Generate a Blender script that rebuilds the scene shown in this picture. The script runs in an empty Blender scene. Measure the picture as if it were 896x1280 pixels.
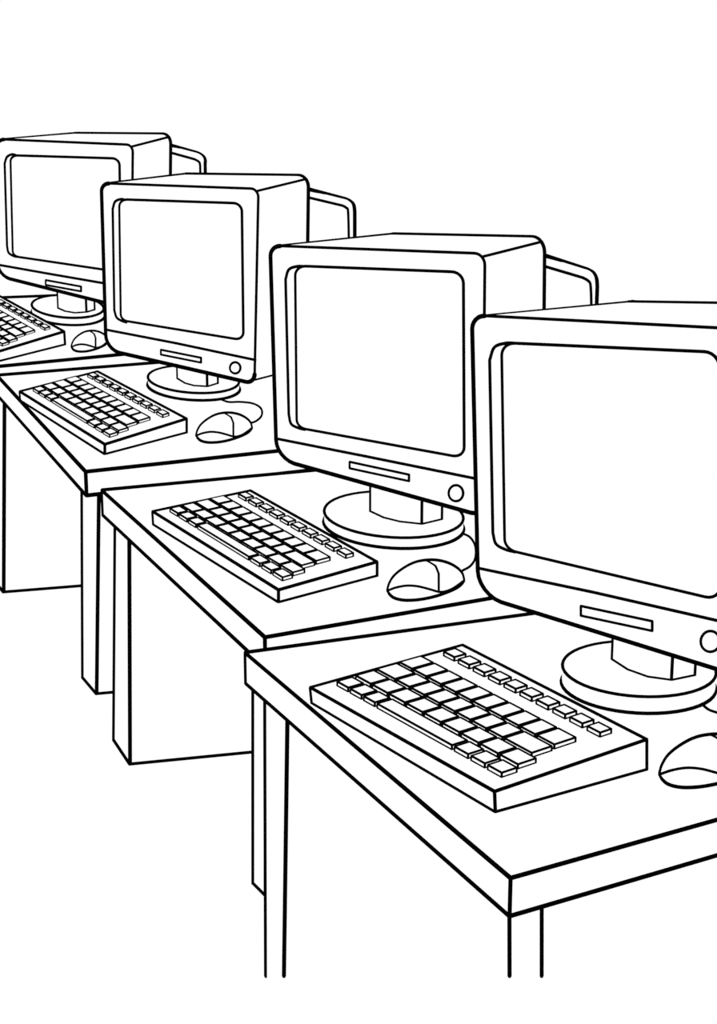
import bpy, math
from mathutils import Vector as V

# ---------------------------------------------------------------- camera geometry
CX, CY, FPX = 448.0, 640.0, 2472.0
TH = math.atan(760.0/FPX)
H = 1.5                      # eye height above the desk tops (m)
ZD = 0.5*H                   # desk-top height above the floor
C = V((0, 0, ZD+H))
FW = V((0, math.cos(TH), -math.sin(TH)))
UP = V((0, math.sin(TH), math.cos(TH)))
RT = V((1, 0, 0))
ZU = ZD-0.045*H              # underside of the desk tops
KW = 1.36                    # overall ink-rod thickness

def ray(p):
    return FW*FPX + RT*(p[0]-CX) + UP*(CY-p[1])
def onplane(p, q, n):
    r = ray(p); return C + r*((q-C).dot(n)/r.dot(n))
def onz(p, z=ZD):
    return onplane(p, V((0, 0, z)), V((0, 0, 1)))
def depth(P): return (P-C).dot(FW)
def proj(P):
    d = P-C; a = d.dot(FW)
    return (CX+FPX*d.dot(RT)/a, CY-FPX*d.dot(UP)/a)
def lift(P, y):
    a = (P-C).dot(FW); b = (P-C).dot(UP); k = (CY-y)/FPX
    return (k*a-b)/(math.cos(TH)+k*math.sin(TH))
def atx(P, x):               # same y,z but at column x
    return V(((x-CX)*depth(P)/FPX, P.y, P.z))
def spline(pts, n=6):
    P = [V((p[0], p[1])) for p in pts]; P = [2*P[0]-P[1]]+P+[2*P[-1]-P[-2]]
    out = []
    for i in range(1, len(P)-2):
        for k in range(n):
            t = k/n
            out.append(.5*((2*P[i])+(P[i+1]-P[i-1])*t+(2*P[i-1]-5*P[i]+4*P[i+1]-P[i+2])*t*t+(3*P[i]-P[i-1]-3*P[i+1]+P[i+2])*t**3))
    out.append(P[-2])
    return [(p.x, p.y) for p in out]

# ---------------------------------------------------------------- materials
def flat(name, c0, c1, scale):
    m = bpy.data.materials.new(name); m.use_nodes = True
    nt = m.node_tree; nt.nodes.clear()
    o = nt.nodes.new('ShaderNodeOutputMaterial'); e = nt.nodes.new('ShaderNodeEmission')
    t = nt.nodes.new('ShaderNodeTexCoord'); n = nt.nodes.new('ShaderNodeTexNoise'); r = nt.nodes.new('ShaderNodeValToRGB')
    n.inputs['Scale'].default_value = scale
    r.color_ramp.elements[0].color = (*c0, 1); r.color_ramp.elements[1].color = (*c1, 1)
    nt.links.new(t.outputs['Object'], n.inputs['Vector']); nt.links.new(n.outputs['Fac'], r.inputs['Fac'])
    nt.links.new(r.outputs['Color'], e.inputs['Color']); nt.links.new(e.outputs['Emission'], o.inputs['Surface'])
    return m
PAPER = flat('white_paint', (1, 1, 1), (1, 1, 1), 3)
INK = flat('black_ink', (0, 0, 0), (0.002, 0.002, 0.002), 40)

# ---------------------------------------------------------------- mesh builder
class B:
    def __init__(s): s.v = []; s.f = []; s.m = []
    def face(s, pts, mat=0):
        i = len(s.v); s.v += [tuple(p) for p in pts]; s.f.append(tuple(range(i, i+len(pts)))); s.m.append(mat)
    def loft(s, a, b, closed=True, caps=True):
        i = len(s.v); n = len(a); s.v += [tuple(p) for p in a]+[tuple(p) for p in b]
        for k in range(n if closed else n-1):
            j = (k+1) % n; s.f.append((i+k, i+j, i+n+j, i+n+k)); s.m.append(0)
        if caps:
            s.f.append(tuple(range(i+n-1, i-1, -1))); s.m.append(0)
            s.f.append(tuple(range(i+n, i+2*n))); s.m.append(0)
    def ink(s, pts, px, closed=False, seg=8, up=0.0):
        pts = [V(p) for p in pts]
        r = KW*0.5*px*sum(depth(p) for p in pts)/len(pts)/FPX
        if up: pts = [p+V((0, 0, up*r)) for p in pts]
        q = pts+[pts[0]] if closed else pts
        for a, b in zip(q[:-1], q[1:]):
            d = b-a
            if d.length < 1e-7: continue
            d.normalize(); e = d.orthogonal().normalized(); g = d.cross(e)
            i = len(s.v)
            for P in (a, b):
                for k in range(seg):
                    t = 2*math.pi*k/seg; s.v.append(tuple(P+(e*math.cos(t)+g*math.sin(t))*r))
            for k in range(seg):
                j = (k+1) % seg; s.f.append((i+k, i+j, i+seg+j, i+seg+k)); s.m.append(1)
            s.f.append(tuple(range(i+seg-1, i-1, -1))); s.m.append(1)
            s.f.append(tuple(range(i+seg, i+2*seg))); s.m.append(1)
        for P in pts: s.ball(P, r)
    def ball(s, P, r):
        i = len(s.v); n = 8
        s.v.append(tuple(P+V((0, 0, r))))
        for lat in (45, 0, -45):
            z = r*math.sin(math.radians(lat)); c = r*math.cos(math.radians(lat))
            for k in range(n):
                t = 2*math.pi*k/n; s.v.append((P.x+c*math.cos(t), P.y+c*math.sin(t), P.z+z))
        s.v.append(tuple(P-V((0, 0, r))))
        for k in range(n):
            j = (k+1) % n
            s.f.append((i, i+1+k, i+1+j)); s.m.append(1)
            for L in (0, 1):
                a = i+1+L*n; s.f.append((a+k, a+n+k, a+n+j, a+j)); s.m.append(1)
            s.f.append((i+1+2*n+k, i+1+3*n, i+1+2*n+j)); s.m.append(1)
    def obj(s, name):
        me = bpy.data.meshes.new(name); me.from_pydata(s.v, [], s.f)
        me.materials.append(PAPER); me.materials.append(INK)
        me.polygons.foreach_set('material_index', s.m); me.update()
        o = bpy.data.objects.new(name, me); bpy.context.scene.collection.objects.link(o)
        return o

def bil(q, u, v):            # q = TL,TR,BR,BL ; v down
    return q[0]*(1-u)*(1-v)+q[1]*u*(1-v)+q[2]*u*v+q[3]*(1-u)*v
def rrect(rs, asp, n=6, sag=0.0):
    out = []
    for (cu, cv, su, sv, a0), r in zip([(0, 0, 1, 1, 180), (1, 0, -1, 1, 270), (1, 1, -1, -1, 0), (0, 1, 1, -1, 90)], rs):
        for k in range(n+1):
            t = math.radians(a0+90*k/n)
            out.append((cu+su*r+r*math.cos(t), cv+(sv*r+r*math.sin(t))*asp))
    if sag: out = [(u, v+sag*math.sin(math.pi*u) if v > .9 else v) for u, v in out]
    return out

# ---------------------------------------------------------------- floor
b = B(); b.face([(-14, -6, 0), (14, -6, 0), (14, 18, 0), (-14, 18, 0)]); b.obj('floor')

# ---------------------------------------------------------------- desks
def desk(L, N, R, Bk, legs, posts=(), w=4.0):
    b = B()
    top = [onz(p) for p in (L, N, R, Bk)]
    bot = [V((p.x, p.y, ZU)) for p in top]
    b.loft(bot, top)
    b.ink(top[:3], w, up=.15); b.ink([top[2], top[3], top[0]], w, up=.55); b.ink(bot, w, True)
    for t, u in zip(top, bot): b.ink([t, u], w)
    def out(P, cen):
        d = P-cen; d.z = 0
        return P+d.normalized()*.0012
    for feet, xs in legs:
        f = [onz(p, 0.0) for p in feet]
        t = [atx(V((p.x, p.y, ZU)), x) for p, x in zip(f, xs)]
        b.loft(f, t)
        cf = sum(f, V())/4; ct = sum(t, V())/4
        f2 = [out(p, cf) for p in f]; t2 = [out(p, ct) for p in t]
        b.ink(f2[:3], w, up=.3); b.ink(f2[2:]+f2[:1], w)
        for p, q in zip(f2[:3], t2[:3]): b.ink([p, q], w)
    for tops, xs in posts:
        t = [onz(p, ZU) for p in tops]
        f = [atx(V((p.x, p.y, 0)), x) for p, x in zip(t, xs)]
        b.loft(f, t)
        cf = sum(f, V())/4; ct = sum(t, V())/4
        for p, q in zip(f[:2], t[:2]):
            p = out(p, cf); q = out(q, ct)
            lo, hi = 0., 1.
            for _ in range(30):
                m = (lo+hi)/2
                if proj(q.lerp(p, m))[1] < 1220: lo = m
                else: hi = m
            b.ink([q, q.lerp(p, lo)], w)
    return b.obj('computer_desk')

desk((307, 817), (638, 1098), (1300, 911), (1000, 723), [],
     posts=[([(637, 1136), (676, 1124), (672, 1102), (641, 1112)], [638, 676, 672, 642]),
            ([(332, 874), (359, 896), (356, 882), (336, 866)], [333, 354, 352, 336])], w=4.0)
desk((128, 614), (331, 797), (892, 700), (892, 543),
     [([(143, 926), (163, 956), (326, 940), (300, 915)], [145, 162, 326, 300]),
      ([(317, 1105), (332, 1120), (350, 1118), (340, 1103)], [317, 332, 350, 340])], w=3.8)
desk((-3, 470.5), (107, 590), (560, 541), (560, 426),
     [([(-15, 715), (5, 741), (155, 729), (130, 705)], [-13, 6, 155, 130]),
      ([(104, 848), (121, 868), (165, 864), (145, 845)], [103, 124, 168, 148])], w=3.6)
desk((-150, 379), (-60, 464), (310, 428), (300, 362),
     [([(-140, 575), (-120, 595), (-40, 590), (-60, 570)], [-140, -120, -40, -60])], w=3.2)

# ---------------------------------------------------------------- monitors
YAW = math.radians(37)
WD = V((math.cos(YAW), -math.sin(YAW), 0)); NB = V((math.sin(YAW), math.cos(YAW), 0))
def monitor(ground, fq, bq, outer, scr, slot, btn, base, neck, bulge, wo, wi):
    b = B()
    Pf = onz(ground)
    fr = lambda p, off=0.0: onplane(p, Pf-NB*off, NB)
    F = [fr(p) for p in fq]
    BTR = onplane(bq[1], F[1], WD); D = (BTR-Pf).dot(NB)
    bk = lambda p, d=D: onplane(p, Pf+NB*d, NB)
    G = [bk(p) for p in bq]
    uvf = rrect([.05, .045, .05, .09], .95, sag=.018)
    uvb = rrect([.02, .07, .05, .05], .8)
    fo = [bil(F, *p) for p in uvf]; bo = [bil(G, *p) for p in uvb]
    b.loft(fo, bo)
    b.ink(fo[6:15], wi)                             # top and right of the front frame
    b.ink(fo[14:]+fo[:7], wo)                       # bottom/left silhouette
    b.ink(bo[3:]+bo[:4], wo)
    b.ink([fo[4], bo[4]], wo); b.ink([fo[10], bo[10]], wi); b.ink([fo[17], bo[17]], wi)
    b.ink([fr(p, .001) for p in outer['bezel']], wi)
    b.ink([fr(p, .001) for p in spline(outer['recess'][:4])+spline(outer['recess'][4:])], wi)
    S = [fr(p, 0.0) for p in scr]; S2 = [p-NB*.003 for p in S]
    uv = rrect([.065, .065, .065, .055], .9)
    b.loft([bil(S, *p) for p in uv], [bil(S2, *p) for p in uv]); b.ink([bil(S2, *p) for p in uv], wi, True)
    s0 = [fr(p) for p in slot]; s1 = [p-NB*.003 for p in s0]; b.loft(s0, s1); b.ink(s1, wi*.85, True)
    cx, cy, rx, ry = btn
    c0 = [fr((cx+rx*math.cos(t*math.pi/12), cy+ry*math.sin(t*math.pi/12))) for t in range(24)]
    c1 = [p-NB*.004 for p in c0]; b.loft(c0, c1); b.ink(c1, wi*.9, True)
    # stand
    cx, cy, rx, ry, th = base
    rot = math.radians(3.5)
    el = []
    for k in range(48):
        t = 2*math.pi*k/48; x = rx*math.cos(t); y = ry*math.sin(t)
        el.append((cx+x*math.cos(rot)-y*math.sin(rot), cy+th+x*math.sin(rot)+y*math.cos(rot)))
    e0 = [onz(p, ZD+.001) for p in el]
    hz = lift(onz((cx, cy+th)), cy)
    e1 = [p+V((0, 0, hz)) for p in e0]
    b.loft(e0, e1); b.ink(e1, wi, True, up=.4); b.ink(e0, wo, True)
    nk = [onz(p, ZD+hz) for p in neck]; nt = [p+V((0, 0, .085*H)) for p in nk]
    b.loft(nk, nt); b.ink(nk[:5], wi, up=.3)
    for k in (0, 3, 4): b.ink([nk[k], nt[k]], wi)
    # rear tube housing
    A = bk(bulge[0][0], D+.002)
    D2 = D+.12*H
    R = [bk(p, D2) for p in spline(bulge[0][1:], 3)]
    low = V((0, 0, -.17*H)); lw = -WD*.26*H
    ringB = [R[0]+lw*.8]+R+[R[-1]+low, R[-1]+low+lw*.8]
    ringA = [A+lw*1.1]+[A-V((0, 0, .002*i)) for i in range(len(R))]+[A+low, A+low+lw*1.1]
    b.loft(ringA, ringB)
    b.ink([A+lw*1.1, A]+R+[R[-1]+low], wo); b.ink([A+lw*1.1, R[0]+lw*.8, R[0]], wi); b.ink([R[-1]+low, A+low], wi)
    nn = (R[-1]-A).cross(V((0, 0, 1))).normalized()
    if nn.dot(C-A) < 0: nn = -nn
    b.ink([onplane(p, A+nn*.001, nn) for p in [bulge[1][0]]+spline(bulge[1][1:], 3)], wi)
    return b.obj('crt_monitor')

monitor((750, 872), [(590, 394), (941, 412), (937, 848), (598, 742)], [(782, 378), (1035, 382), (1031, 815), (779, 740)],
        dict(bezel=[(597, 710), (740, 740), (937, 785)], recess=[(643, 429), (632, 429), (618, 434), (612, 450), (616, 666), (620, 680), (632, 687), (644, 690)]),
        [(628, 428), (900, 440), (901, 750), (632, 686)], [(727, 757), (816, 776), (816, 788), (727, 769)], (889, 801, 12, 13),
        (798, 837, 96, 35, 20), [(765, 825), (785, 838), (810, 847), (839, 851), (868, 845), (850, 828), (800, 818)],
        [[(1036, 410), (1108, 432), (1116, 437), (1121, 446), (1122, 456)], [(1036, 430), (1100, 450), (1107, 454), (1110, 460), (1112, 500)]], 4.5, 3.1)
monitor((455, 668), [(338, 307), (606, 317), (603, 644), (346, 572)], [(488, 293), (680, 297), (677, 622), (486, 560)],
        dict(bezel=[(344, 548), (460, 571), (603, 600)], recess=[(380, 333), (371, 333), (361, 337), (357, 349), (361, 518), (364, 530), (373, 535), (381, 537)]),
        [(370, 332), (580, 340), (581, 572), (372, 534)], [(438, 577), (512, 593), (512, 601), (438, 585)], (571, 616, 9, 10),
        (492, 644, 87, 29, 13), [(463, 640), (480, 648), (500, 653), (527, 656), (552, 650), (540, 636), (490, 630)],
        [[(676, 318), (734, 337), (741, 341), (745, 348), (746, 358)], [(681, 333), (728, 347), (735, 351), (738, 358), (739, 390)]], 4.3, 2.8)
monitor((215, 495), [(127, 229), (323, 236), (318, 479), (133, 436)], [(230, 218), (385, 220), (382, 462), (228, 420)],
        dict(bezel=[(132, 412), (220, 429), (319, 450)], recess=[(157, 250), (151, 249), (144, 252), (141, 261), (143, 388), (146, 397), (152, 401), (158, 403)]),
        [(150, 249), (303, 254), (305, 425), (152, 400)], [(202, 437), (252, 447), (252, 453), (202, 443)], (295, 459.5, 6.5, 7),
        (242, 475, 57, 17, 9), [(222, 474), (232, 480), (243, 483), (259, 484), (272, 480), (262, 473), (236, 470)],
        [[(383, 236), (432, 249), (438, 252), (442, 257), (443, 266)], [(386, 247), (428, 257), (433, 260), (435, 266), (436, 310)]], 4.0, 2.5)
monitor((62, 402), [(-3, 174), (166, 181), (164, 386), (-2, 344)], [(92, 167), (213, 168), (211, 372), (90, 330)],
        dict(bezel=[(-2, 331), (60, 342), (164, 360)], recess=[(20, 194), (15, 193), (9, 196), (6, 204), (9, 308), (11, 316), (17, 320), (22, 321)]),
        [(14, 194), (150, 198), (152, 340), (17, 320)], [(58, 350), (102, 358), (102, 364), (58, 356)], (140, 370, 6, 6),
        (85, 384, 45, 14, 9), [(73, 386), (82, 390), (94, 392), (108, 391), (118, 388), (110, 383), (85, 380)],
        [[(211, 181), (246, 191), (252, 194), (256, 199), (256, 206)], [(214, 191), (243, 199), (248, 202), (250, 208), (250, 240)]], 3.6, 2.4)

# ---------------------------------------------------------------- keyboards
def keyboard(top, bot, w, wk):
    b = B()
    f = [onz(p, ZD+.001) for p in bot]
    t = []
    for p, q in zip(top, f):
        z = q.z+lift(q, p[1]); t.append(onz(p, z))
    b.loft(f, t); b.ink(t, w, True, up=.3); b.ink(f, w, True)
    for p, q in zip(f, t): b.ink([p, q], w)
    Q = [t[3], t[2], t[1], t[0]]
    P = lambda u, v, h=0: bil(Q, u, 1-v)+V((0, 0, h))
    hk = .006*H
    def key(u0, u1, v0, v1, hh=hk):
        lo = [P(u0, v0), P(u1, v0), P(u1, v1), P(u0, v1)]
        hi = [p+V((0, 0, hh)) for p in lo]
        b.loft(lo, hi); b.ink(hi, wk, True, 6); b.ink(lo[:3], wk, False, 6)
        b.ink([lo[0], hi[0]], wk, False, 6); b.ink([lo[1], hi[1]], wk, False, 6); b.ink([lo[2], hi[2]], wk, False, 6)
    g = .012
    for a, c in [(.04, .105), (.12, .185), (.20, .262), (.278, .685), (.70, .768), (.785, .852), (.868, .935)]:
        key(a, c, .13, .225)
    for k in range(9):
        u = .035+.0995*k; key(u, u+.0995-g, .255, .37)
    u = .03
    for k, ww in enumerate([.12, .085, .085, .085, .085, .085, .085, .085]):
        key(u, u+ww-g, .395, .525); u += ww
    key(u, u+.135, .395, .525)
    u = .025
    for k, ww in enumerate([.085]*9):
        key(u, u+ww-g, .55, .69); u += ww
    key(u, u+.085, .55, .69)
    for k in range(10):
        u = .04+.088*k; key(u, u+.062, .83, .905)
    return b.obj('computer_keyboard')
keyboard([(388, 860), (618, 990), (808, 925), (578, 807)], [(390, 879), (619, 1015), (808, 962), (578, 838)], 3.4, 2.3)
keyboard([(191, 640), (348, 738), (471, 703), (313, 614)], [(192, 656), (348, 753), (471, 720), (313, 633)], 3.1, 2.0)
keyboard([(25, 490), (131, 556), (233, 524), (122, 465)], [(26, 501), (131, 568), (233, 541), (122, 480)], 2.8, 1.7)
keyboard([(-86, 388), (-2, 440), (80, 415), (-9, 366)], [(-85, 398), (-2, 452), (81, 431), (-9, 378)], 2.7, 1.6)

# ---------------------------------------------------------------- mice
def interp(tab, t):
    n = len(tab)
    sl = [(tab[min(i+1, n-1)][1]-tab[max(i-1, 0)][1])/(tab[min(i+1, n-1)][0]-tab[max(i-1, 0)][0]) for i in range(n)]
    for i in range(n-1):
        (a, p), (c, q) = tab[i], tab[i+1]
        if t <= c+1e-9:
            h = c-a; s = (t-a)/h
            return (2*s**3-3*s*s+1)*p+(s**3-2*s*s+s)*h*sl[i]+(3*s*s-2*s**3)*q+(s**3-s*s)*h*sl[i+1]
    return tab[-1][1]
SIL = [(0, -2), (.02, -9), (.08, -18.5), (.2, -28), (.35, -35.5), (.5, -38.5), (.65, -38.5), (.8, -35), (.92, -28.5), (.98, -22), (1, -15)]
FRT = [(0, 0), (.02, 4), (.08, 9), (.2, 12), (.35, 12), (.5, 10), (.65, 6.5), (.8, 1.5), (.92, -4), (.98, -9), (1, -12)]
RIM = [(0, -1), (.1, -4.5), (.25, -7), (.4, -6), (.55, -2.5), (.7, 1), (.85, -3), (1, -13)]
REA = [(0, -1), (.2, -9), (.5, -18), (.8, -20), (1, -13)]
def mouse(x0, x1, y, s, cable, w, wi):
    b = B(); n = 36
    A = onz((x0, y+s)); E = onz((x1, y-12*s)); nn = (E-A).cross(V((0, 0, 1))).normalized()
    f, m, r, k = [], [], [], []
    for i in range(n+1):
        t = (1-math.cos(math.pi*i/n))/2; x = x0+(x1-x0)*t
        a = onz((x, y+s*interp(FRT, t)), ZD+.001); f.append(a)
        h = max(.001, lift(a, y+s*interp(RIM, t))); m.append(a+V((0, 0, h)))
        g = onplane((x, y+s*interp(SIL, t)), A, nn); g.z = max(g.z, ZD+.003); r.append(g)
        k.append(onz((x, y+s*interp(REA, t)), ZD+.001))
    b.loft(f, m, False, False)
    L = [m]
    for q in (.25, .5, .75):
        L.append([a.lerp(c, q)+V((0, 0, .45*q*(1-q)*abs(c.z-a.z))) for a, c in zip(m, r)])
    L.append(r)
    for a, c in zip(L[:-1], L[1:]): b.loft(a, c, False, False)
    b.loft(r, k, False, False); b.loft(k, f, False, False)
    b.ink(f, w, up=.3); b.ink(r, w); b.ink(m, wi); b.ink([r[-1], m[-1], f[-1]], w); b.ink([r[0], m[0], f[0]], w)
    idx = [22, 22, 22, 21, 18]                     # split line between the buttons, rim -> ridge
    b.ink([L[q][idx[q]]+V((0, -.001, .001)) for q in range(5)], wi)
    if cable: b.ink([onz(p, ZD+.002) for p in spline(cable)], wi, up=.5)
    return b.obj('computer_mouse')
mouse(825, 950, 969, 1.32, [(876, 880), (886, 888), (900, 893), (930, 905), (950, 925), (948, 955)], 4.0, 2.7)
mouse(485, 579, 739, 1.0, [(562, 668), (578, 668), (588, 673), (594, 684), (594, 698), (588, 708), (578, 714)], 3.6, 2.3)
mouse(246, 314, 545, .74, [(272, 498), (285, 503), (300, 503), (316, 505), (326, 511), (327, 520), (320, 527), (311, 530)], 3.2, 2.0)
mouse(90, 134, 434, .52, None, 2.8, 1.8)

# ---------------------------------------------------------------- world, camera
w = bpy.data.worlds.new('white_world'); bpy.context.scene.world = w; w.use_nodes = True
w.node_tree.nodes['Background'].inputs[0].default_value = (1, 1, 1, 1)
bpy.context.scene.view_settings.view_transform = 'Standard'
cd = bpy.data.cameras.new('camera'); cam = bpy.data.objects.new('camera', cd)
bpy.context.scene.collection.objects.link(cam); bpy.context.scene.camera = cam
cam.location = C; cam.rotation_euler = (math.pi/2-TH, 0, 0)
cd.sensor_fit = 'VERTICAL'; cd.sensor_height = 36; cd.lens = FPX/1280*36
cd.clip_end = 100
